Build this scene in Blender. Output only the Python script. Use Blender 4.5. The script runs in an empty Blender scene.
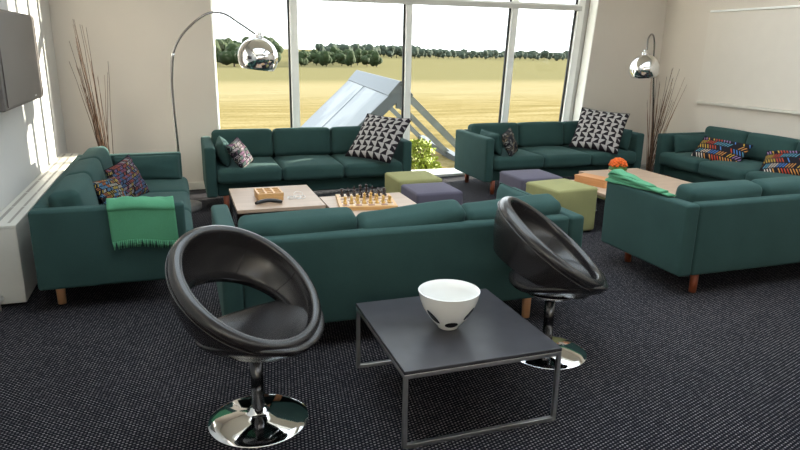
import bpy, bmesh, math, random
from mathutils import Vector, Matrix, noise
random.seed(7)
sc = bpy.context.scene
COL = sc.collection
PI = math.pi

# ------------------------------------------------------------------ materials
def new_mat(name):
    m = bpy.data.materials.new(name); m.use_nodes = True
    nt = m.node_tree; nt.nodes.clear()
    out = nt.nodes.new('ShaderNodeOutputMaterial')
    return m, nt, out
def N(nt, t, **kw):
    n = nt.nodes.new(t)
    for k, v in kw.items():
        if k == 'inp':
            for a, b in v.items(): n.inputs[a].default_value = b
        else: setattr(n, k, v)
    return n
def rgba(c): return (c[0], c[1], c[2], 1.0)
def math_n(nt, op, a, b=None, c=None):
    n = nt.nodes.new('ShaderNodeMath'); n.operation = op
    for i, v in enumerate((a, b, c)):
        if v is None: continue
        if isinstance(v, (int, float)): n.inputs[i].default_value = v
        else: nt.links.new(v, n.inputs[i])
    return n.outputs[0]
def mixc(nt, fac, a, b, blend='MIX'):
    n = nt.nodes.new('ShaderNodeMix'); n.data_type = 'RGBA'; n.blend_type = blend
    if isinstance(fac, (int, float)): n.inputs[0].default_value = fac
    else: nt.links.new(fac, n.inputs[0])
    for i, v in ((6, a), (7, b)):
        if isinstance(v, tuple): n.inputs[i].default_value = rgba(v)
        else: nt.links.new(v, n.inputs[i])
    return n.outputs[2]
def ramp(nt, fac, stops):
    n = nt.nodes.new('ShaderNodeValToRGB')
    e = n.color_ramp.elements
    while len(e) < len(stops): e.new(0.5)
    for el, (p, c) in zip(e, stops): el.position = p; el.color = rgba(c)
    nt.links.new(fac, n.inputs[0]); return n.outputs[0]
def bsdf(nt, out, color=None, rough=0.5, metal=0.0, spec=0.5, coat=0.0, sheen=0.0, sheen_tint=None, normal=None, subsurf=0.0):
    b = nt.nodes.new('ShaderNodeBsdfPrincipled')
    if isinstance(color, tuple): b.inputs['Base Color'].default_value = rgba(color)
    elif color is not None: nt.links.new(color, b.inputs['Base Color'])
    if isinstance(rough, (int, float)): b.inputs['Roughness'].default_value = rough
    else: nt.links.new(rough, b.inputs['Roughness'])
    b.inputs['Metallic'].default_value = metal
    b.inputs['Specular IOR Level'].default_value = spec
    b.inputs['Coat Weight'].default_value = coat
    b.inputs['Sheen Weight'].default_value = sheen
    if sheen_tint: b.inputs['Sheen Tint'].default_value = rgba(sheen_tint)
    if normal is not None: nt.links.new(normal, b.inputs['Normal'])
    nt.links.new(b.outputs[0], out.inputs[0]); return b
def bump(nt, h, strength=0.2, dist=0.002):
    b = nt.nodes.new('ShaderNodeBump'); b.inputs['Strength'].default_value = strength
    b.inputs['Distance'].default_value = dist
    nt.links.new(h, b.inputs['Height']); return b.outputs[0]
def objco(nt):
    return nt.nodes.new('ShaderNodeTexCoord').outputs['Object']
def noise_n(nt, vec, scale, detail=3, rough=0.5):
    n = nt.nodes.new('ShaderNodeTexNoise'); n.inputs['Scale'].default_value = scale
    n.inputs['Detail'].default_value = detail; n.inputs['Roughness'].default_value = rough
    nt.links.new(vec, n.inputs['Vector']); return n.outputs['Fac']
def plain(name, color, rough=0.5, metal=0.0, spec=0.5, var=0.06, scale=8.0, bmp=0.0, bscale=80.0, coat=0.0, sheen=0.0, tint=None):
    m, nt, out = new_mat(name); co = objco(nt)
    f = noise_n(nt, co, scale)
    c = ramp(nt, f, [(0.25, tuple(x*(1-var) for x in color)), (0.75, tuple(min(1, x*(1+var)) for x in color))])
    nrm = bump(nt, noise_n(nt, co, bscale, 4), bmp, 0.002) if bmp else None
    bsdf(nt, out, c, rough, metal, spec, coat, sheen, tint, nrm); return m

def fabric(name, color, weave=900.0, sheen=0.25, var=0.14):
    m, nt, out = new_mat(name); co = objco(nt)
    f = noise_n(nt, co, 5.0, 4); g = noise_n(nt, co, 260.0, 2)
    s = math_n(nt, 'ADD', math_n(nt, 'MULTIPLY', f, 0.5), math_n(nt, 'MULTIPLY', g, 0.5))
    c = ramp(nt, s, [(0.3, tuple(x*(1-var) for x in color)), (0.7, tuple(x*(1+var) for x in color))])
    nrm = bump(nt, g, 0.25, 0.002)
    bsdf(nt, out, c, 0.9, 0, 0.15, 0, sheen, tuple(min(1, x*2.5+0.1) for x in color), nrm); return m
def wood(name, a, b, scale=1.0, axis='X', rough=0.45):
    m, nt, out = new_mat(name); co = objco(nt)
    mp = N(nt, 'ShaderNodeMapping'); nt.links.new(co, mp.inputs[0])
    s = {'X': (2, 28, 28), 'Y': (28, 2, 28), 'Z': (28, 28, 2)}[axis]
    mp.inputs['Scale'].default_value = tuple(x*scale for x in s)
    f = noise_n(nt, mp.outputs[0], 1.0, 5, 0.6)
    c = ramp(nt, f, [(0.3, a), (0.7, b)])
    bsdf(nt, out, c, rough, 0, 0.4, normal=bump(nt, f, 0.05, 0.001)); return m

M = {}
M['green'] = fabric('green_wool', (0.026, 0.059, 0.0545))
M['leather'] = plain('black_leather', (0.017, 0.0148, 0.0155), 0.27, 0, 0.65, 0.15, 14, 0.12, 240)
M['chrome'] = plain('chrome', (0.80, 0.80, 0.81), 0.05, 1.0, var=0.02)
M['steel'] = plain('brushed_steel', (0.75, 0.74, 0.73), 0.32, 1.0, var=0.08, scale=30)
M['darksteel'] = plain('dark_chrome', (0.30, 0.29, 0.29), 0.16, 1.0, var=0.05)
M['stem'] = plain('dark_column_metal', (0.085, 0.083, 0.086), 0.22, 1.0, var=0.05)
M['birch'] = wood('pale_birch', (0.40, 0.275, 0.195), (0.48, 0.345, 0.255))
M['birchedge'] = wood('birch_edge', (0.42, 0.27, 0.17), (0.52, 0.35, 0.24))
M['oakleg'] = wood('oak_leg', (0.48, 0.22, 0.10), (0.58, 0.30, 0.15), axis='Z')
M['cherryleg'] = wood('cherry_leg', (0.20, 0.045, 0.02), (0.27, 0.07, 0.03), axis='Z')
M['gamewood'] = wood('honey_wood', (0.55, 0.29, 0.10), (0.68, 0.40, 0.17))
M['boxwood'] = wood('orange_wood', (0.52, 0.22, 0.08), (0.62, 0.29, 0.12))
M['black'] = plain('black_plastic', (0.012, 0.012, 0.013), 0.4)
M['wallpaint'] = plain('warm_grey_wall', (0.64, 0.58, 0.515), 0.85, 0, 0.2, 0.025, 1.5, 0.06, 120)
M['wallwhite'] = plain('white_side_wall', (0.64, 0.625, 0.605), 0.8, 0, 0.2, 0.02, 1.5, 0.05, 120)
M['ceil'] = plain('ceiling_paint', (0.72, 0.69, 0.63), 0.9, 0, 0.2, 0.02)
M['trim'] = plain('trim_paint', (0.66, 0.62, 0.55), 0.5, 0, 0.4, 0.02)
M['frame'] = plain('window_frame_white', (0.92, 0.92, 0.89), 0.4, 0, 0.4, 0.03)
M['framegrey'] = plain('window_frame_grey', (0.62, 0.61, 0.58), 0.4, 0, 0.4, 0.03)
M['gasket'] = plain('gasket', (0.02, 0.02, 0.02), 0.6)
M['sill'] = plain('white_stone_sill', (0.78, 0.77, 0.74), 0.5)
M['radiator'] = plain('radiator_enamel', (0.58, 0.555, 0.50), 0.4, 0, 0.45, 0.03)
M['slot'] = plain('slot_shadow_grey', (0.30, 0.28, 0.25), 0.6)
M['blacktop'] = plain('black_laminate', (0.040, 0.039, 0.045), 0.36, 0, 0.5, 0.25, 9, 0.03, 300)
M['lime'] = fabric('lime_wool', (0.265, 0.255, 0.115), sheen=0.1)
M['purple'] = fabric('purple_grey_wool', (0.095, 0.085, 0.115), sheen=0.2)
M['throw'] = fabric('bright_green_wool', (0.072, 0.235, 0.130), sheen=0.4)
M['twig'] = plain('brown_twig', (0.09, 0.045, 0.025), 0.8, var=0.5, scale=20)
M['twigpale'] = plain('pale_brown_twig', (0.22, 0.12, 0.07), 0.8, var=0.4, scale=20)
M['tvgrey'] = plain('television_glass', (0.10, 0.085, 0.078), 0.42, 0, 0.5, 0.03, 2)
M['tvblack'] = plain('television_plastic', (0.020, 0.017, 0.017), 0.45)
M['silver'] = plain('pale_print', (0.6, 0.6, 0.6), 0.4)
M['marble'] = plain('grey_stone', (0.16, 0.15, 0.145), 0.35, 0, 0.5, 0.3, 14)
M['chessdark'] = plain('dark_chess_wood', (0.030, 0.013, 0.010), 0.35)
M['chesslight'] = plain('yellow_chess_wood', (0.62, 0.36, 0.09), 0.35)
M['petal'] = plain('orange_petal', (0.75, 0.13, 0.012), 0.7, var=0.4, scale=60)
M['leaf'] = plain('pot_leaf', (0.06, 0.13, 0.02), 0.7, var=0.4, scale=40)
M['clay'] = plain('pot_paper_wrap', (0.50, 0.27, 0.18), 0.5, var=0.3, scale=30)
M['soil'] = plain('soil', (0.03, 0.02, 0.012), 0.9)
M['board'] = plain('pale_board', (0.645, 0.59, 0.525), 0.35, 0, 0.4, 0.015)
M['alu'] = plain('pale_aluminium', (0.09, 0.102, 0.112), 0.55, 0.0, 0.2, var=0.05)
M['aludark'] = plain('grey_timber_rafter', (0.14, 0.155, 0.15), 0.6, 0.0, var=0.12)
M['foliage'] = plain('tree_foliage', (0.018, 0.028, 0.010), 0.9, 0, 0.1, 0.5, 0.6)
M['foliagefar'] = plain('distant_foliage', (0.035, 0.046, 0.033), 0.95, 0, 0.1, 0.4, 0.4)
M['bark'] = plain('bark', (0.06, 0.045, 0.03), 0.9)
M['shrub'] = plain('yellow_green_leaf', (0.19, 0.23, 0.018), 0.7, 0, 0.2, 0.5, 25)

def make_glass(name, tint=(1, 1, 1), refl=1.0):
    m, nt, out = new_mat(name)
    tr = N(nt, 'ShaderNodeBsdfTransparent'); tr.inputs[0].default_value = rgba(tint)
    gl = N(nt, 'ShaderNodeBsdfGlossy'); gl.inputs['Roughness'].default_value = 0.02
    fr = N(nt, 'ShaderNodeFresnel'); fr.inputs[0].default_value = 1.45
    mx = N(nt, 'ShaderNodeMixShader')
    nt.links.new(math_n(nt, 'MULTIPLY', fr.outputs[0], refl), mx.inputs[0])
    nt.links.new(tr.outputs[0], mx.inputs[1]); nt.links.new(gl.outputs[0], mx.inputs[2])
    nt.links.new(mx.outputs[0], out.inputs[0]); return m
M['glass'] = make_glass('window_glass', (0.97, 0.985, 0.975), 0.4)
def make_lantern_glass():
    m, nt, out = new_mat('roof_glass_sky_patches')
    tr = N(nt, 'ShaderNodeBsdfTransparent'); tr.inputs[0].default_value = (0.75, 0.85, 0.9, 1)
    b = nt.nodes.new('ShaderNodeBsdfPrincipled')
    f = noise_n(nt, objco(nt), 1.3, 2)
    nt.links.new(ramp(nt, f, [(0.42, (0.050, 0.066, 0.082)), (0.58, (0.14, 0.155, 0.165))]), b.inputs['Base Color'])  # pale patches of reflected sky painted into the glass colour
    b.inputs['Roughness'].default_value = 0.35; b.inputs['Specular IOR Level'].default_value = 0.2
    mx = N(nt, 'ShaderNodeMixShader'); mx.inputs[0].default_value = 0.78
    nt.links.new(tr.outputs[0], mx.inputs[1]); nt.links.new(b.outputs[0], mx.inputs[2])
    nt.links.new(mx.outputs[0], out.inputs[0]); return m
M['lanternglass'] = make_lantern_glass()

def make_carpet():
    m, nt, out = new_mat('dark_woven_carpet'); co = objco(nt)
    sp = N(nt, 'ShaderNodeSeparateXYZ'); nt.links.new(co, sp.inputs[0])
    x, y = sp.outputs[0], sp.outputs[1]
    u = math_n(nt, 'ADD', math_n(nt, 'MULTIPLY', x, 54.0), math_n(nt, 'MULTIPLY', y, 27.0))
    v = math_n(nt, 'SUBTRACT', math_n(nt, 'MULTIPLY', y, 58.0), math_n(nt, 'MULTIPLY', x, 18.0))
    row = math_n(nt, 'FLOOR', v)
    u2 = math_n(nt, 'ADD', u, math_n(nt, 'MULTIPLY', row, 0.37))
    fu = math_n(nt, 'ABSOLUTE', math_n(nt, 'SUBTRACT', math_n(nt, 'FRACT', u2), 0.5))
    fv = math_n(nt, 'ABSOLUTE', math_n(nt, 'SUBTRACT', math_n(nt, 'FRACT', v), 0.5))
    mk = math_n(nt, 'MULTIPLY', math_n(nt, 'LESS_THAN', fu, 0.25), math_n(nt, 'LESS_THAN', fv, 0.20))
    cc = N(nt, 'ShaderNodeCombineXYZ')
    nt.links.new(math_n(nt, 'FLOOR', u2), cc.inputs[0]); nt.links.new(row, cc.inputs[1])
    wn = N(nt, 'ShaderNodeTexWhiteNoise'); wn.noise_dimensions = '2D'; nt.links.new(cc.outputs[0], wn.inputs['Vector'])
    amt = math_n(nt, 'MULTIPLY', mk, math_n(nt, 'ADD', 0.35, math_n(nt, 'MULTIPLY', wn.outputs['Value'], 0.65)))
    big = noise_n(nt, co, 1.1, 3)
    amt = math_n(nt, 'MULTIPLY', amt, math_n(nt, 'ADD', 0.55, math_n(nt, 'MULTIPLY', big, 0.8)))
    c = mixc(nt, amt, (0.0042, 0.0042, 0.0075), (0.215, 0.195, 0.205))
    bsdf(nt, out, c, 0.95, 0, 0.1, normal=bump(nt, mk, 0.4, 0.003)); return m
M['carpet'] = make_carpet()

def make_field():
    m, nt, out = new_mat('dry_golden_grass'); co = objco(nt)
    sp = N(nt, 'ShaderNodeSeparateXYZ'); nt.links.new(co, sp.inputs[0])
    mp = N(nt, 'ShaderNodeMapping'); mp.inputs['Scale'].default_value = (0.22, 1.1, 1); nt.links.new(co, mp.inputs[0])
    f1 = noise_n(nt, mp.outputs[0], 1.0, 8, 0.7)
    f2 = noise_n(nt, co, 9.0, 4, 0.7)
    f = math_n(nt, 'ADD', math_n(nt, 'MULTIPLY', f1, 0.6), math_n(nt, 'MULTIPLY', f2, 0.4))
    c = ramp(nt, f, [(0.32, (0.060, 0.049, 0.017)), (0.5, (0.150, 0.114, 0.048)), (0.70, (0.235, 0.190, 0.108))])
    # a greener strip of crop far out, with soft uneven borders
    d = math_n(nt, 'ADD', sp.outputs[1], math_n(nt, 'MULTIPLY', math_n(nt, 'SUBTRACT', f1, 0.5), 16.0))
    d = math_n(nt, 'SUBTRACT', d, math_n(nt, 'MULTIPLY', sp.outputs[0], 0.05))
    band = N(nt, 'ShaderNodeMapRange'); band.inputs[1].default_value = 78; band.inputs[2].default_value = 92
    nt.links.new(d, band.inputs[0])
    c = mixc(nt, math_n(nt, 'MULTIPLY', band.outputs[0], 0.75), c, (0.100, 0.092, 0.046))
    near = N(nt, 'ShaderNodeMapRange'); near.inputs[1].default_value = 26; near.inputs[2].default_value = 46
    nt.links.new(d, near.inputs[0])
    c = mixc(nt, math_n(nt, 'MULTIPLY', math_n(nt, 'SUBTRACT', near.outputs[0], band.outputs[0]), 0.4), c, (0.215, 0.185, 0.112))
    bsdf(nt, out, c, 1.0, 0, 0.0); return m
M['field'] = make_field()

def uvs(nt):
    u = N(nt, 'ShaderNodeUVMap'); sp = N(nt, 'ShaderNodeSeparateXYZ'); nt.links.new(u.outputs[0], sp.inputs[0])
    return sp.outputs[0], sp.outputs[1]
def make_geo():
    m, nt, out = new_mat('black_grey_geometric_cloth'); u, v = uvs(nt)
    V = math_n(nt, 'MULTIPLY', v, 9.0); U = math_n(nt, 'MULTIPLY', u, 6.5)
    row = math_n(nt, 'FLOOR', V); fv = math_n(nt, 'FRACT', V)
    par = math_n(nt, 'FRACT', math_n(nt, 'MULTIPLY', row, 0.5))          # 0 or .5
    sgn = math_n(nt, 'SUBTRACT', 1.0, math_n(nt, 'MULTIPLY', par, 4.0))  # 1 or -1
    fu = math_n(nt, 'FRACT', math_n(nt, 'ADD', U, math_n(nt, 'MULTIPLY', par, 0.5)))
    fm = math_n(nt, 'ADD', math_n(nt, 'MULTIPLY', math_n(nt, 'SUBTRACT', fu, 0.5), sgn), 0.5)     # mirrored in every other row
    tri = math_n(nt, 'LESS_THAN', fm, math_n(nt, 'ADD', 0.10, math_n(nt, 'MULTIPLY', math_n(nt, 'SUBTRACT', 1.0, fv), 0.80)))
    k = math_n(nt, 'SUBTRACT', 1.0, tri)
    c = mixc(nt, k, (0.018, 0.014, 0.018), (0.36, 0.335, 0.325))
    bsdf(nt, out, c, 0.9, 0, 0.1); return m
M['geo'] = make_geo()
def make_dash(name, cols, seed, rows=7, n=20):
    m, nt, out = new_mat(name); u, v = uvs(nt)
    V = math_n(nt, 'MULTIPLY', v, rows); row = math_n(nt, 'FLOOR', V); fv = math_n(nt, 'FRACT', V)
    par = math_n(nt, 'FRACT', math_n(nt, 'MULTIPLY', row, 0.5))
    sgn = math_n(nt, 'SUBTRACT', 1.0, math_n(nt, 'MULTIPLY', par, 4.0))
    U = math_n(nt, 'ADD', math_n(nt, 'MULTIPLY', u, n), math_n(nt, 'MULTIPLY', fv, math_n(nt, 'MULTIPLY', sgn, 1.3)))
    fu = math_n(nt, 'FRACT', U)
    mk = math_n(nt, 'MULTIPLY', math_n(nt, 'LESS_THAN', fu, 0.38), math_n(nt, 'LESS_THAN', math_n(nt, 'ABSOLUTE', math_n(nt, 'SUBTRACT', fv, 0.5)), 0.40))
    cc = N(nt, 'ShaderNodeCombineXYZ')
    nt.links.new(math_n(nt, 'FLOOR', math_n(nt, 'DIVIDE', U, 3.0)), cc.inputs[0]); nt.links.new(math_n(nt, 'ADD', row, seed), cc.inputs[1])
    wn = N(nt, 'ShaderNodeTexWhiteNoise'); wn.noise_dimensions = '2D'; nt.links.new(cc.outputs[0], wn.inputs['Vector'])
    r = nt.nodes.new('ShaderNodeValToRGB'); r.color_ramp.interpolation = 'CONSTANT'
    e = r.color_ramp.elements
    while len(e) < len(cols): e.new(0.5)
    for i, (el, cl) in enumerate(zip(e, cols)): el.position = i/len(cols); el.color = rgba(cl)
    nt.links.new(wn.outputs['Value'], r.inputs[0])
    cc2 = N(nt, 'ShaderNodeCombineXYZ')
    nt.links.new(math_n(nt, 'FLOOR', U), cc2.inputs[0]); nt.links.new(row, cc2.inputs[1])
    wn2 = N(nt, 'ShaderNodeTexWhiteNoise'); wn2.noise_dimensions = '2D'; nt.links.new(cc2.outputs[0], wn2.inputs['Vector'])
    mk = math_n(nt, 'MULTIPLY', mk, math_n(nt, 'GREATER_THAN', wn2.outputs['Value'], 0.18))
    c = mixc(nt, mk, (0.014, 0.013, 0.017), r.outputs[0])
    bsdf(nt, out, c, 0.9, 0, 0.1); return m
CL = [(0.45, 0.28, 0.04), (0.06, 0.16, 0.42), (0.5, 0.42, 0.36), (0.42, 0.06, 0.03), (0.25, 0.14, 0.30), (0.45, 0.20, 0.05), (0.08, 0.25, 0.35)]
M['dash'] = make_dash('black_cloth_coloured_dashes', CL, 3.0, 5, 18)
M['dashred'] = make_dash('dark_cloth_red_blue_flecks', [(0.35, 0.09, 0.06), (0.40, 0.36, 0.36), (0.22, 0.15, 0.30), (0.10, 0.17, 0.32), (0.42, 0.30, 0.08), (0.30, 0.10, 0.16)], 11.0, 13, 36)
M['dashgold'] = make_dash('dark_cloth_gold_blue_flecks', [(0.48, 0.34, 0.05), (0.10, 0.25, 0.42), (0.45, 0.43, 0.36), (0.40, 0.13, 0.04)], 5.0, 11, 30)
M['dashmauve'] = make_dash('dark_cloth_mauve_flecks', [(0.36, 0.30, 0.33), (0.25, 0.12, 0.2), (0.3, 0.28, 0.25), (0.10, 0.16, 0.14)], 21.0, 9, 24)
M['dashspeck'] = make_dash('dark_cloth_pale_specks', [(0.45, 0.35, 0.22), (0.15, 0.13, 0.10), (0.06, 0.06, 0.07), (0.42, 0.40, 0.36)], 31.0, 10, 22)

def make_bowl():
    m, nt, out = new_mat('white_glass_black_spots'); co = objco(nt)
    sp = N(nt, 'ShaderNodeSeparateXYZ'); nt.links.new(co, sp.inputs[0])
    a = math_n(nt, 'ARCTAN2', sp.outputs[1], sp.outputs[0])
    rad = math_n(nt, 'SQRT', math_n(nt, 'ADD', math_n(nt, 'MULTIPLY', sp.outputs[0], sp.outputs[0]), math_n(nt, 'MULTIPLY', sp.outputs[1], sp.outputs[1])))
    tot = None
    # (angle, height, half width, half height, lean)
    for (an, z, w, h, l) in ((-2.72, 0.076, 0.021, 0.033, -0.40), (-1.76, 0.040, 0.030, 0.018, 0.0), (-0.98, 0.092, 0.022, 0.030, 0.35), (0.7, 0.05, 0.02, 0.018, 0), (1.9, 0.06, 0.02, 0.022, 0)):
        da = math_n(nt, 'MULTIPLY', math_n(nt, 'SUBTRACT', a, an), rad)
        dz = math_n(nt, 'SUBTRACT', sp.outputs[2], z)
        da = math_n(nt, 'SUBTRACT', da, math_n(nt, 'MULTIPLY', dz, l))
        q = math_n(nt, 'ADD', math_n(nt, 'POWER', math_n(nt, 'ABSOLUTE', math_n(nt, 'DIVIDE', da, w)), 2.0), math_n(nt, 'POWER', math_n(nt, 'ABSOLUTE', math_n(nt, 'DIVIDE', dz, h)), 2.0))
        s = math_n(nt, 'LESS_THAN', q, 1.0)
        tot = s if tot is None else math_n(nt, 'MAXIMUM', tot, s)
    c = mixc(nt, tot, (0.78, 0.765, 0.73), (0.006, 0.006, 0.006))
    bsdf(nt, out, c, 0.15, 0, 0.5, coat=0.3); return m
M['bowl'] = make_bowl()
M['bowlin'] = plain('white_glass_inside', (0.78, 0.77, 0.75), 0.2, var=0.01)

# ------------------------------------------------------------------ mesh helpers
def obj(name, bm, m, parent=None, smooth=True, loc=None, angle=None):
    bmesh.ops.recalc_face_normals(bm, faces=bm.faces[:])
    me = bpy.data.meshes.new(name); bm.to_mesh(me); bm.free()
    for mm in (m if isinstance(m, (list, tuple)) else [m]): me.materials.append(mm)
    for p in me.polygons: p.use_smooth = smooth
    o = bpy.data.objects.new(name, me); COL.objects.link(o)
    if parent is not None: o.parent = parent
    if loc is not None: o.location = loc
    if smooth and angle is not None:
        try: me.set_sharp_from_angle(angle=angle)
        except Exception: pass
    return o
def tag(o, label, cat, group=None, kind=None):
    o['label'] = label; o['category'] = cat
    if group: o['group'] = group
    if kind: o['kind'] = kind
    return o
def thing(name, label, cat, loc=(0, 0, 0), rotz=0.0, group=None):
    o = bpy.data.objects.new(name, None); COL.objects.link(o)
    o.empty_display_size = 0.1
    o.location = loc; o.rotation_euler = (0, 0, rotz); return tag(o, label, cat, group)
def struct(name, bm, m, parent=None, smooth=False, label=None):
    o = obj(name, bm, m, parent, smooth)
    if parent is None:
        o['kind'] = 'structure'
        if label: o['label'] = label
    return o
def dup(root, loc, rotz, label=None):
    r = root.copy(); COL.objects.link(r); r.location = loc; r.rotation_euler = (0, 0, rotz)
    if label: r['label'] = label
    for ch in list(root.children):
        c = ch.copy(); COL.objects.link(c); c.parent = r
        for g in ch.children:
            d = g.copy(); COL.objects.link(d); d.parent = c
    return r
def BM(): return bmesh.new()
def box(bm, x0, x1, y0, y1, z0, z1, bev=0.0, seg=2):
    vs = [bm.verts.new((x, y, z)) for x in (x0, x1) for y in (y0, y1) for z in (z0, z1)]
    fs = [bm.faces.new([vs[i] for i in q]) for q in ((0, 1, 3, 2), (4, 6, 7, 5), (0, 4, 5, 1), (2, 3, 7, 6), (0, 2, 6, 4), (1, 5, 7, 3))]
    if bev:
        es = list({e for f in fs for e in f.edges})
        bmesh.ops.bevel(bm, geom=es, offset=bev, segments=seg, profile=0.5, affect='EDGES')
    return vs
def prism(bm, poly, axis, a, b):
    # poly: 2D points; axis 'Y' -> points are (x,z) extruded y in a..b
    def P(p, t):
        return {'Y': (p[0], t, p[1]), 'X': (t, p[0], p[1]), 'Z': (p[0], p[1], t)}[axis]
    v0 = [bm.verts.new(P(p, a)) for p in poly]; v1 = [bm.verts.new(P(p, b)) for p in poly]
    n = len(poly); bm.faces.new(v0); bm.faces.new(v1)
    for i in range(n): bm.faces.new((v0[i], v0[(i+1) % n], v1[(i+1) % n], v1[i]))
def tube(bm, pts, r, n=10, cap=True):
    pts = [Vector(p) for p in pts]; rs = r if isinstance(r, (list, tuple)) else [r]*len(pts)
    t0 = (pts[1]-pts[0]).normalized()
    a = t0.orthogonal().normalized(); rings = []
    for i, p in enumerate(pts):
        t = (pts[min(i+1, len(pts)-1)]-pts[max(i-1, 0)]).normalized()
        a = (a - t*a.dot(t)).normalized(); b = t.cross(a)
        rings.append([bm.verts.new(p+(a*math.cos(2*PI*k/n)+b*math.sin(2*PI*k/n))*rs[i]) for k in range(n)])
    for i in range(len(rings)-1):
        for k in range(n): bm.faces.new((rings[i][k], rings[i][(k+1) % n], rings[i+1][(k+1) % n], rings[i+1][k]))
    if cap: bm.faces.new(rings[0]); bm.faces.new(rings[-1])
def spline(pts, m=6):
    P = [Vector(p) for p in pts]; P = [2*P[0]-P[1]]+P+[2*P[-1]-P[-2]]; out = []
    for i in range(1, len(P)-2):
        for k in range(m):
            t = k/m; a, b, c, d = P[i-1:i+3]
            out.append(0.5*((2*b)+(c-a)*t+(2*a-5*b+4*c-d)*t*t+(3*b-a-3*c+d)*t**3))
    out.append(P[-2]); return out
def lathe(bm, prof, n=32, c=(0, 0, 0), closed=False):
    rings = []
    for r, z in prof:
        if r < 1e-6: rings.append([bm.verts.new((c[0], c[1], c[2]+z))])
        else: rings.append([bm.verts.new((c[0]+r*math.cos(2*PI*k/n), c[1]+r*math.sin(2*PI*k/n), c[2]+z)) for k in range(n)])
    prs = list(zip(rings, rings[1:])) + ([(rings[-1], rings[0])] if closed else [])
    for A, B in prs:
        for k in range(n):
            q = (k+1) % n
            if len(A) == 1 and len(B) == 1: continue
            if len(A) == 1: bm.faces.new((A[0], B[k], B[q]))
            elif len(B) == 1: bm.faces.new((A[k], A[q], B[0]))
            else: bm.faces.new((A[k], A[q], B[q], B[k]))
def cyl(bm, x, y, z0, z1, r, n=20, r1=None):
    r1 = r if r1 is None else r1
    lathe(bm, [(0, z0), (r, z0), (r1, z1), (0, z1)], n, (x, y, 0))
def soft_box(bm, c, s, r, bulge=(0, 0, 0), n=5, m=3, warp=None):
    h = [x/2 for x in s]; rr = [min(r, x*0.999) for x in h]; axes = []
    for i in range(3):
        a = h[i]-rr[i]
        L = [-h[i]+rr[i]*k/m for k in range(m)] + [-a+2*a*k/n for k in range(n+1)] + [a+rr[i]*(k+1)/m for k in range(m)]
        axes.append(L)
    cache = {}
    def V(p):
        key = tuple(round(x, 6) for x in p)
        if key in cache: return cache[key]
        q = Vector([max(-(h[i]-rr[i]), min(h[i]-rr[i], p[i])) for i in range(3)])
        d = Vector(p)-q
        # turn the flat corner cells into round ones
        sc_ = Vector([math.tan(max(-1, min(1, d[i]/rr[i]))*PI/4) for i in range(3)])
        w = q + sc_.normalized()*min(rr) if sc_.length > 1e-9 else q
        o = Vector(w)
        for i in range(3):
            if bulge[i]:
                j, k = (i+1) % 3, (i+2) % 3
                o[i] += bulge[i]*(w[i]/h[i])*max(0, 1-(w[j]/h[j])**2)*max(0, 1-(w[k]/h[k])**2)
        o = o+Vector(c)
        if warp: o = warp(o)
        cache[key] = bm.verts.new(o); return cache[key]
    for i in range(3):
        j, k = (i+1) % 3, (i+2) % 3
        for sgn in (-1, 1):
            for a in range(len(axes[j])-1):
                for b in range(len(axes[k])-1):
                    q = []
                    for (da, db) in ((0, 0), (1, 0), (1, 1), (0, 1)):
                        p = [0, 0, 0]; p[i] = sgn*h[i]; p[j] = axes[j][a+da]; p[k] = axes[k][b+db]; q.append(V(p))
                    q2 = []
                    for v in q:
                        if v not in q2: q2.append(v)
                    if len(q2) > 2:
                        try: bm.faces.new(q2)
                        except ValueError: pass
def pillow_bm(w, h, t, n=18, seed=0, pinch=0.06):
    bm = BM(); uvl = bm.loops.layers.uv.new('UVMap'); g = {}
    for s in (1, -1):
        for i in range(n+1):
            for j in range(n+1):
                u, v = 2*i/n-1, 2*j/n-1
                edge = i in (0, n) or j in (0, n)
                if s == -1 and edge: g[(s, i, j)] = g[(1, i, j)]; continue
                x = w/2*u*(1-pinch*(1-v*v)); y = h/2*v*(1-pinch*(1-u*u))
                z = s*t/2*((1-u*u)*(1-v*v))**0.42 if not edge else 0
                z += 0.012*noise.noise(Vector((u*1.7+seed, v*1.7, s*3.1+seed)))*(0 if edge else 1)
                g[(s, i, j)] = bm.verts.new((x, y, z))
    for s in (1, -1):
        for i in range(n):
            for j in range(n):
                q = [g[(s, i, j)], g[(s, i+1, j)], g[(s, i+1, j+1)], g[(s, i, j+1)]]
                f = bm.faces.new(q)
                for l, (a, b) in zip(f.loops, ((i, j), (i+1, j), (i+1, j+1), (i, j+1))): l[uvl].uv = (a/n, b/n)
    return bm
def frame_mat(loc, nrm, up):
    n = Vector(nrm).normalized(); u = Vector(up); u = (u-n*u.dot(n)).normalized(); r = u.cross(n)
    m = Matrix((r, u, n)).transposed().to_4x4(); m.translation = Vector(loc); return m
def pillow(name, label, cat, size, loc, nrm, up, mat, group, seed=0, fringe=0, pinch=0.06):
    o = obj(name, pillow_bm(*size, seed=seed, pinch=pinch), mat); o.matrix_world = frame_mat(loc, nrm, up)
    tag(o, label, cat, group)
    # piped seam all round the edge
    bm = BM(); w, h = size[0], size[1]; P = []
    for k in range(64):
        t = k/64*4; sd = int(t); f = 2*(t-sd)-1
        u, v = ((f, -1), (1, f), (-f, 1), (-1, -f))[sd]
        P.append((w/2*u*(1-pinch*(1-v*v)), h/2*v*(1-pinch*(1-u*u)), 0))
    P.append(P[0]); tube(bm, P, 0.0035, 6, cap=False)
    obj('piping', bm, mat if fringe == 0 else M['black'], o)
    return o

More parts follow.
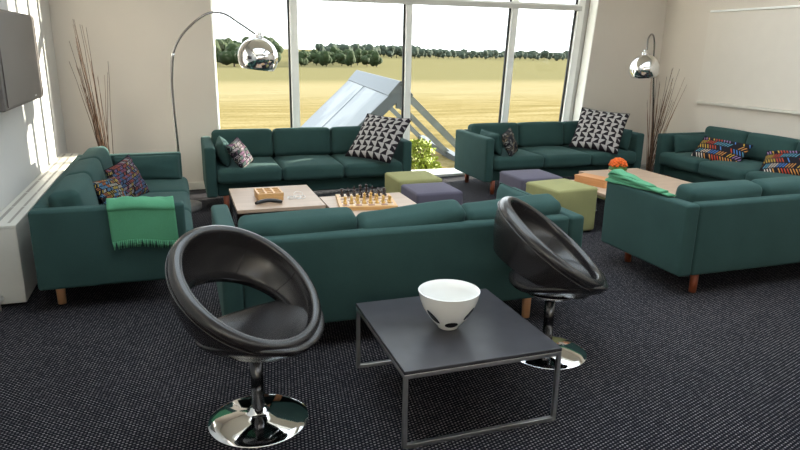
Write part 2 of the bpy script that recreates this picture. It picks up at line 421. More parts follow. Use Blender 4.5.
# ------------------------------------------------------------------ camera
f_px, pitch, roll, yaw = 639.0, math.radians(15.488), math.radians(-0.931), math.radians(19.064)
fw = Vector((math.sin(yaw)*math.cos(pitch), math.cos(yaw)*math.cos(pitch), -math.sin(pitch)))
rt = Vector((math.cos(yaw), -math.sin(yaw), 0)); dn = fw.cross(rt)
rt2 = rt*math.cos(roll)+dn*math.sin(roll); dn2 = -rt*math.sin(roll)+dn*math.cos(roll)
cam = bpy.data.cameras.new('camera'); co_ = bpy.data.objects.new('camera', cam); COL.objects.link(co_)
cam.sensor_width = 36; cam.lens = f_px/800*36; cam.clip_start = 0.05; cam.clip_end = 3000
mw = Matrix((rt2, -dn2, -fw)).transposed().to_4x4(); mw.translation = Vector((0, 0, 1.55)); co_.matrix_world = mw
sc.camera = co_

# ------------------------------------------------------------------ room shell
XL, XR, YB, YF, ZC = -1.12, 6.2, 7.3, -3.2, 3.2
YO = 7.58          # outside face of the window wall
def xr_at(z): return 4.975+0.075*z          # the slanted right edge of the window opening
bm = BM(); box(bm, XL-0.25, XR+0.25, YF-0.25, YO, -0.12, 0.0); struct('floor', bm, M['carpet'])
bm = BM()
prism(bm, [(XL-0.25, 0), (0.39, 0), (0.39, ZC), (XL-0.25, ZC)], 'Y', YB, YO)
prism(bm, [(xr_at(0), 0), (XR+0.25, 0), (XR+0.25, ZC), (xr_at(ZC), ZC)], 'Y', YB, YO)
struct('wall_back', bm, M['wallpaint'])
bm = BM(); box(bm, XL-0.25, XL, YF, YB, 0, ZC); struct('wall_left', bm, M['wallwhite'])
def wall_with_hole(bm, axis, a0, a1, b0, b1, h0, h1, z0, z1):
    # wall spanning a0..a1 along its length, thickness b0..b1, hole h0..h1 x z0..z1
    for (p, q, r, s) in ((a0, h0, 0, ZC), (h1, a1, 0, ZC), (h0, h1, 0, z0), (h0, h1, z1, ZC)):
        if axis == 'X': box(bm, p, q, b0, b1, r, s)
        else: box(bm, b0, b1, p, q, r, s)
bm = BM(); wall_with_hole(bm, 'Y', YF, YB, XR, XR+0.25, -2.6, 2.2, 2.35, 3.05); struct('wall_right', bm, M['wallpaint'])
bm = BM(); wall_with_hole(bm, 'X', XL-0.25, XR+0.25, YF-0.25, YF, -0.6, 5.6, 2.25, 3.05); struct('wall_front', bm, M['wallpaint'])
# ceiling with unseen roof windows, added to let more daylight into the room
FILL_SKYLIGHTS = [(-0.6, 2.4, 1.3, 5.0), (2.8, 5.7, 1.3, 5.0)]
bm = BM()
xs = sorted({XL-0.25, XR+0.25, *[v for s in FILL_SKYLIGHTS for v in s[:2]]}); ys = sorted({YF-0.25, YO, *[v for s in FILL_SKYLIGHTS for v in s[2:]]})
for i in range(len(xs)-1):
    for j in range(len(ys)-1):
        cx, cy = (xs[i]+xs[i+1])/2, (ys[j]+ys[j+1])/2
        if any(s[0] < cx < s[1] and s[2] < cy < s[3] for s in FILL_SKYLIGHTS): continue
        box(bm, xs[i], xs[i+1], ys[j], ys[j+1], ZC, ZC+0.3)
struct('ceiling', bm, M['ceil'])
for k, s in enumerate(FILL_SKYLIGHTS):
    w = bpy.data.objects.new('window_%d' % (k+2), None); COL.objects.link(w); w['kind'] = 'structure'
    bm = BM(); box(bm, s[0], s[1], s[2], s[3], ZC+0.2, ZC+0.21); struct('pane', bm, M['glass'], w)
    bm = BM()
    for (a, b, c, d) in ((s[0], s[0]+.05, s[2], s[3]), (s[1]-.05, s[1], s[2], s[3]), (s[0]+.05, s[1]-.05, s[2], s[2]+.05), (s[0]+.05, s[1]-.05, s[3]-.05, s[3]), ((s[0]+s[1])/2-.025, (s[0]+s[1])/2+.025, s[2]+.05, s[3]-.05)):
        box(bm, a, b, c, d, ZC+0.17, ZC+0.24)
    struct('window_frame', bm, M['frame'], w)
for nm, ax, a0, a1, b, z0, z1 in (('window_4', 'Y', -2.6, 2.2, XR+0.15, 2.35, 3.05), ('window_5', 'X', -0.6, 5.6, YF-0.15, 2.25, 3.05)):  # unseen high windows, added as extra fill daylight from outside the view
    w = bpy.data.objects.new(nm, None); COL.objects.link(w); w['kind'] = 'structure'
    bm = BM(); bf = BM()
    def bb(t, p, q, r, s, th):
        if ax == 'X': box(t, p, q, b-th, b+th, r, s)
        else: box(t, b-th, b+th, p, q, r, s)
    bb(bm, a0, a1, z0, z1, 0.004); struct('pane', bm, M['glass'], w)
    for (p, q, r, s) in ((a0, a0+.06, z0, z1), (a1-.06, a1, z0, z1), (a0+.06, a1-.06, z0, z0+.06), (a0+.06, a1-.06, z1-.06, z1), ((a0+a1)/2-.03, (a0+a1)/2+.03, z0+.06, z1-.06)): bb(bf, p, q, r, s, 0.035)
    struct('window_frame', bf, M['frame'], w)
# main window
W = bpy.data.objects.new('window_1', None); COL.objects.link(W); W['kind'] = 'structure'
YW = 7.5
def slant(bm, xa0, xa1, xb0, xb1, y0, y1, z0=0.0, z1=ZC):
    prism(bm, [(xa0, z0), (xa1, z0), (xb1, z1), (xb0, z1)], 'Y', y0, y1)
bm = BM(); box(bm, 0.392, 0.425, YW-0.05, YW+0.04, 0.04, ZC-.002); struct('jamb', bm, M['frame'], W)
for (xa, xb, w_) in ((1.285, 1.285, 0.085), (2.645, 2.655, 0.075), (3.965, 4.095, 0.085)):
    bm = BM(); slant(bm, xa-w_/2, xa+w_/2, xb-w_/2, xb+w_/2, YW-0.05, YW+0.04, 0.04); struct('mullion', bm, M['frame'], W)
    bm = BM(); slant(bm, xa-w_/2-0.022, xa-w_/2, xb-w_/2-0.022, xb-w_/2, YW-0.012, YW+0.012, 0.04); struct('gasket', bm, M['gasket'], W)
bm = BM(); slant(bm, 4.815, 4.905, 4.985+.05, 5.075+.05, YW-0.05, YW+0.04, 0.04); struct('jamb', bm, M['frame'], W)
bm = BM(); slant(bm, 4.905, 4.973, 5.125, 5.212, YW-0.02, YW+0.04, 0.04); struct('jamb', bm, M['framegrey'], W)
bm = BM(); slant(bm, 4.79, 4.815, 5.01, 5.035, YW-0.012, YW+0.012, 0.04); struct('gasket', bm, M['gasket'], W)
for (a, b, m_) in ((2.043, 2.098, 'framegrey'), (2.098, 2.12, 'frame')):
    bm = BM(); box(bm, 0.425, 4.99, YW-0.075, YW-0.052, a, b); struct('head_beam', bm, M[m_], W)
bm = BM(); box(bm, 0.425, 4.97, YW-0.0515, YW+0.035, 2.05, 2.11); struct('transom', bm, M['framegrey'], W)
bm = BM(); box(bm, 0.392, 4.97, YB-0.02, YO+0.06, 0.0, 0.035, 0.006); struct('window_sill', bm, M['sill'], W)
for (a, b, c, d) in ((0.425, 1.243, 0.425, 1.243), (1.328, 2.607, 1.328, 2.617), (2.683, 3.922, 2.693, 4.052), (4.008, 4.815, 4.138, 5.035)):
    bm = BM(); slant(bm, a, b, c, d, YW-0.003, YW+0.003, 0.04); struct('pane', bm, M['glass'], W)
# white trim lining the right reveal
bm = BM(); slant(bm, xr_at(0)-0.012, xr_at(0)+.0, xr_at(ZC)-0.012, xr_at(ZC)+.0, YB-0.012, YW-0.05, 0.036, ZC); struct('trim_1', bm, M['frame'])
bm = BM(); box(bm, 0.39, 0.402, YB-0.012, YW-0.05, 0.036, ZC); struct('trim_2', bm, M['frame'])
for nm, a in (('baseboard_back', (XL, 0.385, YB-0.014, YB, 0, 0.085)), ('baseboard_corner', (xr_at(0)+.02, XR, YB-0.014, YB, 0, 0.085)), ('baseboard_right', (XR-0.014, XR, YF, YB-.014, 0, 0.085)), ('baseboard_left', (XL, XL+0.014, YF, 4.0, 0, 0.085))):
    bm = BM(); box(bm, *a, 0.004); struct(nm, bm, M['trim'])

# ------------------------------------------------------------------ outside
bm = BM(); n = 40; rows = []
def gz(y): return -0.14-2.86*min(1, max(0, (y-7.6)/70.0))**1.0
ysamp = [7.58+ (1100-7.58)*((k/60)**3) for k in range(61)]
for y in ysamp: rows.append([bm.verts.new((x*max(40, y*1.2)+y*0.4, y, gz(y))) for x in [i/10-1 for i in range(21)]])
for a, b in zip(rows, rows[1:]):
    for i in range(20): bm.faces.new((a[i], a[i+1], b[i+1], b[i]))
o = struct('ground', bm, M['field'], None, True); o['label'] = 'flat field of dry golden grass beyond the big window'

def tree_parts(kind, seed):
    rnd = random.Random(seed); bm = BM()
    for k in range(9):
        a = rnd.uniform(0, 6.28); rr = rnd.uniform(0, 0.30); z = rnd.uniform(0.30, 0.80)
        s = rnd.uniform(0.17, 0.27)*(1.15-abs(z-0.5)*0.8)
        r = bmesh.ops.create_icosphere(bm, subdivisions=2, radius=s)
        for v in r['verts']:
            v.co *= 1+0.35*noise.noise(v.co*9+Vector((seed, k, 0)))
            v.co += Vector((rr*math.cos(a), rr*math.sin(a), z))
    return bm
def tree_proto(name, label, group, mat, seed, loc, s):
    t = thing(name, label, 'tree', loc, 0, group)
    obj('crown', tree_parts(0, seed), mat, t)
    b = BM(); tube(b, [(0, 0, -0.02), (0.01, 0, 0.3), (0, 0.01, 0.62)], [0.035, 0.028, 0.012], 6); obj('trunk', b, M['bark'], t)
    t.scale = s; return t
def az_pos(az, d): a = math.radians(az); return Vector((d*math.sin(a), d*math.cos(a), gz(d*math.cos(a))))
def plant(name, label, group, mat, spec, seed0):
    protos = []
    rnd = random.Random(seed0)
    for i, (az, d, h) in enumerate(spec):
        s = (h*rnd.uniform(0.85, 1.15), h*rnd.uniform(0.85, 1.15), h*rnd.uniform(0.85, 1.12)); p = az_pos(az, d)
        if len(protos) < 4: t = tree_proto(name, label, group, mat, seed0+i, p, s); protos.append(t)
        else: t = dup(protos[i % 4], p, 0); t.scale = s
        t.rotation_euler = (0, 0, rnd.uniform(0, 6.28))
rnd = random.Random(5)
spec = [(1.5+i*0.36+rnd.uniform(-.02, .02), 150+(i*5%9)*9, rnd.uniform(4.8, 6.2)*(1+0.05*(i*5%9))) for i in range(19)]
plant('broadleaf_tree', 'tall dark green tree in the wood behind the left window pane', 'trees of the near wood', M['foliage'], spec, 40)
spec = [(10.3+i*0.27+rnd.uniform(-.02, .02), 158+(i*5%8)*7, rnd.uniform(3.0, 3.8)*(1+0.035*(i*5%8))) for i in range(25)]
plant('hedgerow_tree', 'low green tree in the row running behind the arc lamp window', 'low trees of the near row', M['foliage'], spec, 60)
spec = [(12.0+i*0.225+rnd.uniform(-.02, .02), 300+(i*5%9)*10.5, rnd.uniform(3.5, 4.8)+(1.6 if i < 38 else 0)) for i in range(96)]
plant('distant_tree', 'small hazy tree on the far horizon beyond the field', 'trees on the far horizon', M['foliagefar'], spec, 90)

# glazed roof lantern standing outside
LN = thing('roof_lantern', 'A-frame glazed roof lantern standing outside the window', 'skylight', (2.78, 8.1, -0.13), math.radians(-7.0))
LL, LH, LW = 4.1, 1.225, 1.29      # length, ridge height, half width, in its own axes (ridge along +y)
def sl(t, side): return (side*LW*t, LH*(1-t))    # t=0 ridge, 1 foot
def rafter(bm, y, side, w=0.09, d=0.13):
    (x0, z0), (x1, z1) = sl(0.01, side), sl(1.0, side); nx, nz = LH*side, LW
    l = math.hypot(nx, nz); nx /= l; nz /= l
    v = []
    for yy in (y-w/2, y+w/2):
        v += [bm.verts.new(p) for p in ((x0, yy, z0), (x1, yy, z1), (x1-nx*d, yy, z1-nz*d), (x0-nx*d, yy, z0-nz*d))]
    for q in ((0, 1, 2, 3), (4, 5, 6, 7), (0, 1, 5, 4), (1, 2, 6, 5), (2, 3, 7, 6), (3, 0, 4, 7)): bm.faces.new([v[i] for i in q])
for side in (-1, 1):
    for k, y in enumerate((0.05, LL*0.5, LL-0.05)):
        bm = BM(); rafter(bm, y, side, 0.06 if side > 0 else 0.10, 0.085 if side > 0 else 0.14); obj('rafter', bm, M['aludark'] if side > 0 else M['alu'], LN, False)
for k in range(2):
    y0, y1 = 0.10+k*LL*0.5, LL*0.5-0.05+k*(LL*0.5-0.05)
    bm = BM(); (x0, z0), (x1, z1) = sl(0.04, -1), sl(0.98, -1)
    v = [bm.verts.new(p) for p in ((x0, y0, z0), (x0, y1, z0), (x1, y1, z1), (x1, y0, z1), (x0, y0, z0-.02), (x0, y1, z0-.02), (x1, y1, z1-.02), (x1, y0, z1-.02))]
    for q in ((0, 1, 2, 3), (4, 5, 6, 7), (0, 1, 5, 4), (1, 2, 6, 5), (2, 3, 7, 6), (3, 0, 4, 7)): bm.faces.new([v[i] for i in q])
    obj('glass_panel', bm, M['lanternglass'], LN, False)
bm = BM(); prism(bm, [(-0.17, LH-0.145), (-0.01, LH+0.035), (0.01, LH+0.035), (0.17, LH-0.145), (0.15, LH-0.165), (0, LH), (-0.15, LH-0.165)], 'Y', 0, LL); obj('ridge_cap', bm, M['alu'], LN, False)
for side in (-1, 1):
    bm = BM(); box(bm, side*LW-0.06, side*LW+0.06, 0, LL, -0.1, 0.10 if side < 0 else 0.0); obj('kerb', bm, M['alu'], LN, False)
for y in (0.05,):
    bm = BM(); box(bm, -0.05, 0.05, y-.04, y+.04, LH-0.32, LH-0.02); obj('ridge_bracket', bm, M['alu'], LN, False)

def leafy(name, label, cat, loc, n, rx, h, leafm, stemm, seed, size=0.03):
    rnd = random.Random(seed); t = thing(name, label, cat, loc); bm = BM(); bs = BM()
    for i in range(n):
        a = rnd.uniform(0, 6.28); r = rx*math.sqrt(rnd.random()); z = h*(0.08+0.92*rnd.random())
        r *= 0.55+0.45*math.sin(PI*min(1, z/h*0.8+0.15))
        c = Vector((r*math.cos(a), r*math.sin(a), z)); d = Vector((rnd.uniform(-1, 1), rnd.uniform(-1, 1), rnd.uniform(-.3, 1))).normalized(); s = d.orthogonal().normalized()*size*0.4
        L = size*rnd.uniform(0.8, 1.6)
        vs = [bm.verts.new(p) for p in (c, c+d*L*.5+s, c+d*L, c+d*L*.5-s)]; bm.faces.new(vs)
    f = obj('foliage', bm, leafm, t, False); f['kind'] = 'stuff'
    for i in range(7):
        a = rnd.uniform(0, 6.28); tube(bs, [(0, 0, -0.02), (rx*.3*math.cos(a), rx*.3*math.sin(a), h*.5), (rx*.6*math.cos(a), rx*.6*math.sin(a), h*.9)], 0.005, 5)
    obj('stems', bs, stemm, t); return t
leafy('shrub', 'small yellow-green shrub outside, just behind the window sill', 'shrub', (3.10, 7.86, -0.15), 500, 0.15, 0.26, M['shrub'], M['twig'], 3, 0.05)
leafy('shrub', 'sunlit low bush under the open rafters of the roof lantern', 'shrub', (3.30, 8.75, -0.17), 900, 0.26, 0.40, M['shrub'], M['twig'], 4, 0.05)

# ------------------------------------------------------------------ sofas
SL, SD, SH = 2.05, 0.84, 0.63
def make_sofa(label, cx, cy, rotz, legm, inset=0.18, jitter=0.0, seed=0):
    t = thing('sofa', label, 'sofa', (cx, cy, 0), rotz, 'green three-seat sofas')
    g = M['green']; hx, hy = SL/2, SD/2; th = 0.10
    bm = BM(); soft_box(bm, (0, -0.01, 0.215), (SL-2*th-0.004, SD-th-0.04, 0.13), 0.02, n=3); obj('seat_base', bm, g, t)
    for s in (-1, 1):
        bm = BM(); soft_box(bm, (s*(hx-th/2), 0, 0.15+(SH-0.15)/2), (th, SD, SH-0.15), 0.022, (0.005, 0, 0), n=6); obj('arm', bm, g, t)
    bm = BM(); soft_box(bm, (0, hy-th/2, 0.15+(SH-0.15)/2), (SL-2*th-0.002, th, SH-0.15), 0.022, (0, 0.006, 0.004), n=8); obj('back_frame', bm, g, t)
    w = (SL-2*th)/3; rnd = random.Random(seed)
    for k in range(3):
        x = -hx+th+w*(k+0.5)
        bm = BM(); soft_box(bm, (x, -0.100, 0.352), (w-0.006, SD-th-0.02, 0.145), 0.045, (0.002, 0.006, 0.022), n=7); obj('seat_cushion', bm, g, t)
    for k in range(3):
        x = -hx+th+w*(k+0.5); j = rnd.uniform(-1, 1)*jitter
        def wp(p, x=x, j=j):
            q = p-Vector((0, 0.20, 0.42)); a = -0.16 + j*0.3
            q = Vector((q.x, q.y*math.cos(a)-q.z*math.sin(a), q.y*math.sin(a)+q.z*math.cos(a)))
            p = q+Vector((0, 0.20, 0.42))
            p.z += j*0.05*math.sin((p.x-x)*5)+j*0.012; return p
        bm = BM(); soft_box(bm, (x, 0.205, 0.570), (w-0.006, 0.17, 0.290), 0.045, (0.0, 0.028, 0.006), n=7, warp=wp); c = obj('back_cushion', bm, g, t)
    for sx in (-1, 1):
        for sy in (-1, 1):
            bm = BM(); cyl(bm, sx*(hx-inset), sy*(hy-0.085), 0.0, 0.152, 0.024, 18, 0.028); obj('leg', bm, legm, t)
    return t
make_sofa('green sofa below the window beside the arc lamp, left of the glass lantern', 0.195+SL/2, 6.15+SD/2, 0, M['cherryleg'])
make_sofa('green sofa below the window at the right, black and grey pillow on its right end', 3.09+SL/2, 6.15+SD/2, 0, M['cherryleg'], 0.14)
make_sofa('green sofa along the left wall radiator with a fringed throw on its arm', -0.85+SD/2, 3.96+SL/2, PI/2, M['oakleg'])
make_sofa('green sofa seen from behind at right, folded throw on its arm', 2.97+SL/2, 3.08+SD/2, PI, M['cherryleg'], 0.21, 0.0)
make_sofa('green sofa seen from behind in the centre, between the two black chairs', 0.14+SL/2, 3.04+SD/2, PI, M['oakleg'], 0.30, 0.5, 4)
make_sofa('green sofa against the right wall below the long ledge', 5.31+SD/2, 4.10+SL/2, -PI/2, M['cherryleg'])

def arm_cushion(label, loc, nrm, up, size=(0.52, 0.24, 0.13)):
    return pillow('arm_cushion', label, 'cushion', size, loc, nrm, up, M['green'], 'plain green arm cushions', pinch=0.02)
# they lean on the inner faces of the arms
arm_cushion('plain green cushion leaning on the left arm of the arc lamp sofa', (0.385, 6.45, 0.55), (1, 0, 0.16), (-0.16, 0, 1), (0.50, 0.24, 0.14))
arm_cushion('plain green cushion leaning on the left arm of the right window sofa', (3.28, 6.42, 0.55), (1, 0, 0.16), (-0.16, 0, 1), (0.44, 0.24, 0.13))
arm_cushion('plain green cushion at the right arm beside a big geometric pillow', (4.955, 6.40, 0.55), (-1, 0, 0.16), (0.16, 0, 1), (0.44, 0.24, 0.13))
arm_cushion('plain green cushion leaning on the far arm of the left wall sofa', (-0.29, 5.77, 0.53), (0, -1, 0.30), (0, 0.3, 1), (0.54, 0.22, 0.14))
arm_cushion('plain green cushion on the far arm of the right wall sofa, below the twigs', (5.63, 5.93, 0.53), (0, -1, 0.30), (0, 0.3, 1), (0.50, 0.21, 0.13))
arm_cushion('plain green cushion leaning on the right arm of the central sofa', (2.005, 3.54, 0.56), (-1, 0, 0.14), (0.14, 0, 1), (0.50, 0.25, 0.12))

GP = 'patterned pillows'
pillow('large_pillow', 'large black and grey geometric pillow on the arc lamp sofa', 'pillow', (0.56, 0.56, 0.13), (1.930, 6.315, 0.655), (-0.56, -0.47, 0.68), (0.547, 0.407, 0.731), M['geo'], GP, 1)
pillow('large_pillow', 'large black and grey geometric pillow on the right window sofa', 'pillow', (0.56, 0.56, 0.13), (4.655, 6.365, 0.655), (-0.53, -0.56, 0.63), (0.506, 0.387, 0.771), M['geo'], GP, 2)
pillow('small_pillow', 'small dark pillow with mauve flecks on the arc lamp sofa', 'pillow', (0.28, 0.28, 0.10), (0.53, 6.28, 0.545), (0.72, -0.48, 0.5), (-0.6, 0.1, 0.9), M['dashmauve'], GP, 3)
pillow('small_pillow', 'small dark speckled pillow on the left end of the right window sofa', 'pillow', (0.28, 0.28, 0.10), (3.43, 6.26, 0.56), (0.62, -0.70, 0.35), (-0.35, 0.1, 0.9), M['dashspeck'], GP, 4)
pillow('small_pillow', 'dark pillow with red and pale flecks, standing upright on the left wall sofa', 'pillow', (0.32, 0.32, 0.11), (-0.40, 5.10, 0.555), (0.80, -0.52, 0.32), (-0.28, -0.05, 0.85), M['dashred'], GP, 5)
pillow('small_pillow', 'dark pillow with gold and blue flecks half behind the fringed throw', 'pillow', (0.28, 0.28, 0.10), (-0.475, 4.72, 0.525), (0.80, -0.35, 0.48), (-0.42, 0.25, 0.85), M['dashgold'], GP, 6)
pillow('small_pillow', 'black pillow with rows of coloured dashes, upright on the right wall sofa', 'pillow', (0.56, 0.32, 0.11), (5.58, 5.45, 0.515), (-0.64, -0.20, 0.74), (0.55, 0.10, 0.82), M['dash'], GP, 7, pinch=0.03)
pillow('small_pillow', 'black pillow with coloured dashes at the right edge of the photo', 'pillow', (0.48, 0.32, 0.11), (5.58, 4.60, 0.525), (-0.68, -0.15, 0.70), (0.5, 0.3, 0.8), M['dash'], GP, 8, pinch=0.03)

# ------------------------------------------------------------------ throws
def drape(name, label, loc, profile, width, thick, mat, axis='X', wav=0.008, seed=0, taper=None):
    # profile: (y, z) polyline swept along x; thickened cloth with folds
    P = spline([(0, a, b) for a, b in profile], 5); nx = 26; bm = BM(); top = []; bot = []
    for i, p in enumerate(P):
        t = (P[min(i+1, len(P)-1)]-P[max(i-1, 0)]).normalized(); nrm = Vector((0, -t.z, t.y))
        if nrm.z < -0.2: nrm = -nrm
        ra, rb = [], []
        for k in range(nx+1):
            s = k/nx; x = (s-0.5)*width
            w = wav*noise.noise(Vector((x*9, i*0.16, seed)))+wav*0.6*math.sin(x*34+i*0.12+seed)
            c = p+Vector((x, 0, 0))
            if taper: c = taper(c, s, i/(len(P)-1))
            ra.append(bm.verts.new(c+nrm*(thick+abs(w)))); rb.append(bm.verts.new(c))
        top.append(ra); bot.append(rb)
    for G in (top, bot):
        for i in range(len(G)-1):
            for k in range(nx): bm.faces.new((G[i][k], G[i][k+1], G[i+1][k+1], G[i+1][k]))
    for i in range(len(top)-1):
        for k in (0, nx): bm.faces.new((top[i][k], top[i+1][k], bot[i+1][k], bot[i][k]))
    for i in (0, -1):
        for k in range(nx): bm.faces.new((top[i][k], top[i][k+1], bot[i][k+1], bot[i][k]))
    return bm
# fringed throw over the near arm of the left wall sofa (outer face looks toward -y)
yA, yB = 3.96, 4.06
prof = [(yB+0.13, 0.475), (yB+0.10, 0.50), (yB+0.035, 0.58), (yB+0.012, 0.632), (yB-0.03, 0.652), (yA+0.03, 0.650), (yA-0.016, 0.625), (yA-0.024, 0.55), (yA-0.028, 0.48), (yA-0.030, 0.415)]
def tp(c, s, t): c = c.copy(); c.x += 0.03*(t-0.5); c.z += 0.012*math.sin(s*5)*t; return c
T = obj('fringed_throw', drape('t', '', (0, 0, 0), prof, 0.37, 0.009, M['throw'], seed=2, taper=tp), M['throw'], None, True, (-0.255, 0, 0))
tag(T, 'bright green fringed throw draped over the near arm of the left wall sofa', 'throw')
for k in range(34):
    s = (k+0.5)/34; x = (s-0.5)*0.37+0.015; rr = random.Random(k); z0 = 0.425+0.012*math.sin(s*5)
    b = BM(); dx = rr.uniform(-.004, .004)
    tube(b, [(x, yA-0.036, z0), (x+dx, yA-0.040, z0-0.025), (x+dx*2, yA-0.037, z0-0.048)], [0.0045, 0.004, 0.0022], 5); obj('tassel', b, M['throw'], T)
# folded throw lying on the left arm of the right front sofa
FT = thing('folded_throw', 'bright green throw folded in layers on the arm of the right front sofa', 'throw', (3.02, 3.55, 0.632))
for k in range(4):
    # each layer is a flat tongue of cloth lying along the arm, its front end a rounded fold
    bm = BM(); th = 0.023; nL = 22; nW = 14; R = []
    z0 = 0.003+k*0.021; y0 = 0.375-0.012*(k % 2)-0.006*k; y1 = (-0.26, -0.20, -0.08, 0.06)[k]
    for i in range(nL+1):
        s = i/nL; y = y0+(y1-y0)*s; row = []
        wl = (0.074-0.004*k)*(1-0.55*s)*(0.80+0.20*min(1, s*6)); tk = th*min(1, 0.45+s*7)*(1-0.45*max(0, s-0.6)/0.4)
        for j in range(nW*2):
            a = 2*PI*j/(nW*2); ca, sa = math.cos(a), math.sin(a)
            x = wl*math.copysign(abs(ca)**0.5, ca); zz = tk/2*math.copysign(abs(sa)**0.7, sa)
            droop = -0.9*max(0, abs(x)-0.046)-0.10*max(0, 0.12-s)*(k+1)*0.5
            row.append(bm.verts.new((x+0.010*math.sin(s*3+k*1.3), y, z0*(1-0.45*s)+th/2+zz+droop+0.003*math.sin(s*11+k*2+x*30))))
        R.append(row)
    for a, b in zip(R, R[1:]):
        for j in range(nW*2): bm.faces.new((a[j], a[(j+1) % (nW*2)], b[(j+1) % (nW*2)], b[j]))
    bm.faces.new(R[0]); bm.faces.new(R[-1])
    obj('fold', bm, M['throw'], FT)

# ------------------------------------------------------------------ tables
def cube_table(name, label, x0, x1, y0, y1, z, topm, edgem, barm, bar=0.018, thick=0.018, group=None, rotz=0.0):
    cx, cy = (x0+x1)/2, (y0+y1)/2; t = thing(name, label, 'table', (cx, cy, 0), rotz, group)
    a, b = (x1-x0)/2, (y1-y0)/2
    bm = BM(); box(bm, -a, a, -b, b, z-thick, z, 0.002); obj('table_top', bm, topm, t, False)
    zt = z-thick-0.001
    # two rectangular hoops joined by top rails
    for s in (-1, 1):
        y = s*(b-bar/2)
        bm = BM(); box(bm, -a, -a+bar, y-bar/2, y+bar/2, 0, zt, 0.001); obj('leg', bm, barm, t, False)
        bm = BM(); box(bm, a-bar, a, y-bar/2, y+bar/2, 0, zt, 0.001); obj('leg', bm, barm, t, False)
        for zz in (0.0, zt-bar):
            bm = BM(); box(bm, -a+bar, a-bar, y-bar/2, y+bar/2, zz, zz+bar, 0.001); obj('rail', bm, barm, t, False)
        bm = BM(); x = s*(a-bar/2); box(bm, x-bar/2, x+bar/2, -b+bar, b-bar, zt-bar, zt, 0.001); obj('rail', bm, barm, t, False)
    return t
cube_table('coffee_table', 'black square coffee table with steel frame and a bowl on it, in front', 0.752, 1.455, 2.095, 2.815, 0.345, M['blacktop'], None, M['steel'], 0.017, 0.016)
GT = 'pale birch coffee tables'
cube_table('wooden_table', 'pale birch coffee table with the compartment box, before the arc lamp sofa', 0.36, 1.04, 4.80, 5.60, 0.352, M['birch'], None, M['darksteel'], 0.022, 0.026, GT)
cube_table('wooden_table', 'pale birch coffee table carrying the chess set', 1.055, 1.76, 4.42, 5.12, 0.345, M['birch'], None, M['darksteel'], 0.022, 0.026, GT)
cube_table('wooden_table', 'long birch table beside the right front sofa', 3.895, 4.62, 4.30, 5.60, 0.345, M['birch'], None, M['chrome'], 0.022, 0.026, GT)
cube_table('wooden_table', 'narrow birch table with the orange flowers, behind the lime cube', 3.465, 3.885, 4.51, 5.22, 0.345, M['birch'], None, M['chrome'], 0.022, 0.026, GT)

# ------------------------------------------------------------------ ottomans
def ottoman(label, cx, cy, s, h, mat, rotz=0.0):
    t = thing('cube_ottoman', label, 'ottoman', (cx, cy, 0), rotz, 'cube ottomans')
    bm = BM(); soft_box(bm, (0, 0, (h-0.015)/2+0.015), (s, s, h-0.015), 0.022, (0.006, 0.006, 0.010), n=6); obj('cushion_body', bm, mat, t)
    bm = BM(); P = []
    q = s/2-0.004
    for k in range(5): P.append([(-q, -q), (q, -q), (q, q), (-q, q), (-q, -q)][k]+(h-0.020,))
    tube(bm, P, 0.004, 6); obj('piping', bm, mat, t)
    for sx in (-1, 1):
        for sy in (-1, 1):
            bm = BM(); cyl(bm, sx*(s/2-.04), sy*(s/2-.04), 0, 0.02, 0.018, 12); obj('foot', bm, M['black'], t)
    return t
ottoman('lime green cube ottoman behind the purple one, near the chess table', 2.04, 5.55, 0.43, 0.40, M['lime'])
ottoman('purple grey cube ottoman in front of a lime one, near the chess table', 2.02, 5.03, 0.42, 0.39, M['purple'])
ottoman('purple grey cube ottoman behind the tall lime one, before the right window sofa', 3.17, 5.33, 0.45, 0.40, M['purple'])
ottoman('lime green cube ottoman standing at the end of the central sofa', 3.17, 4.80, 0.45, 0.405, M['lime'], math.radians(7))

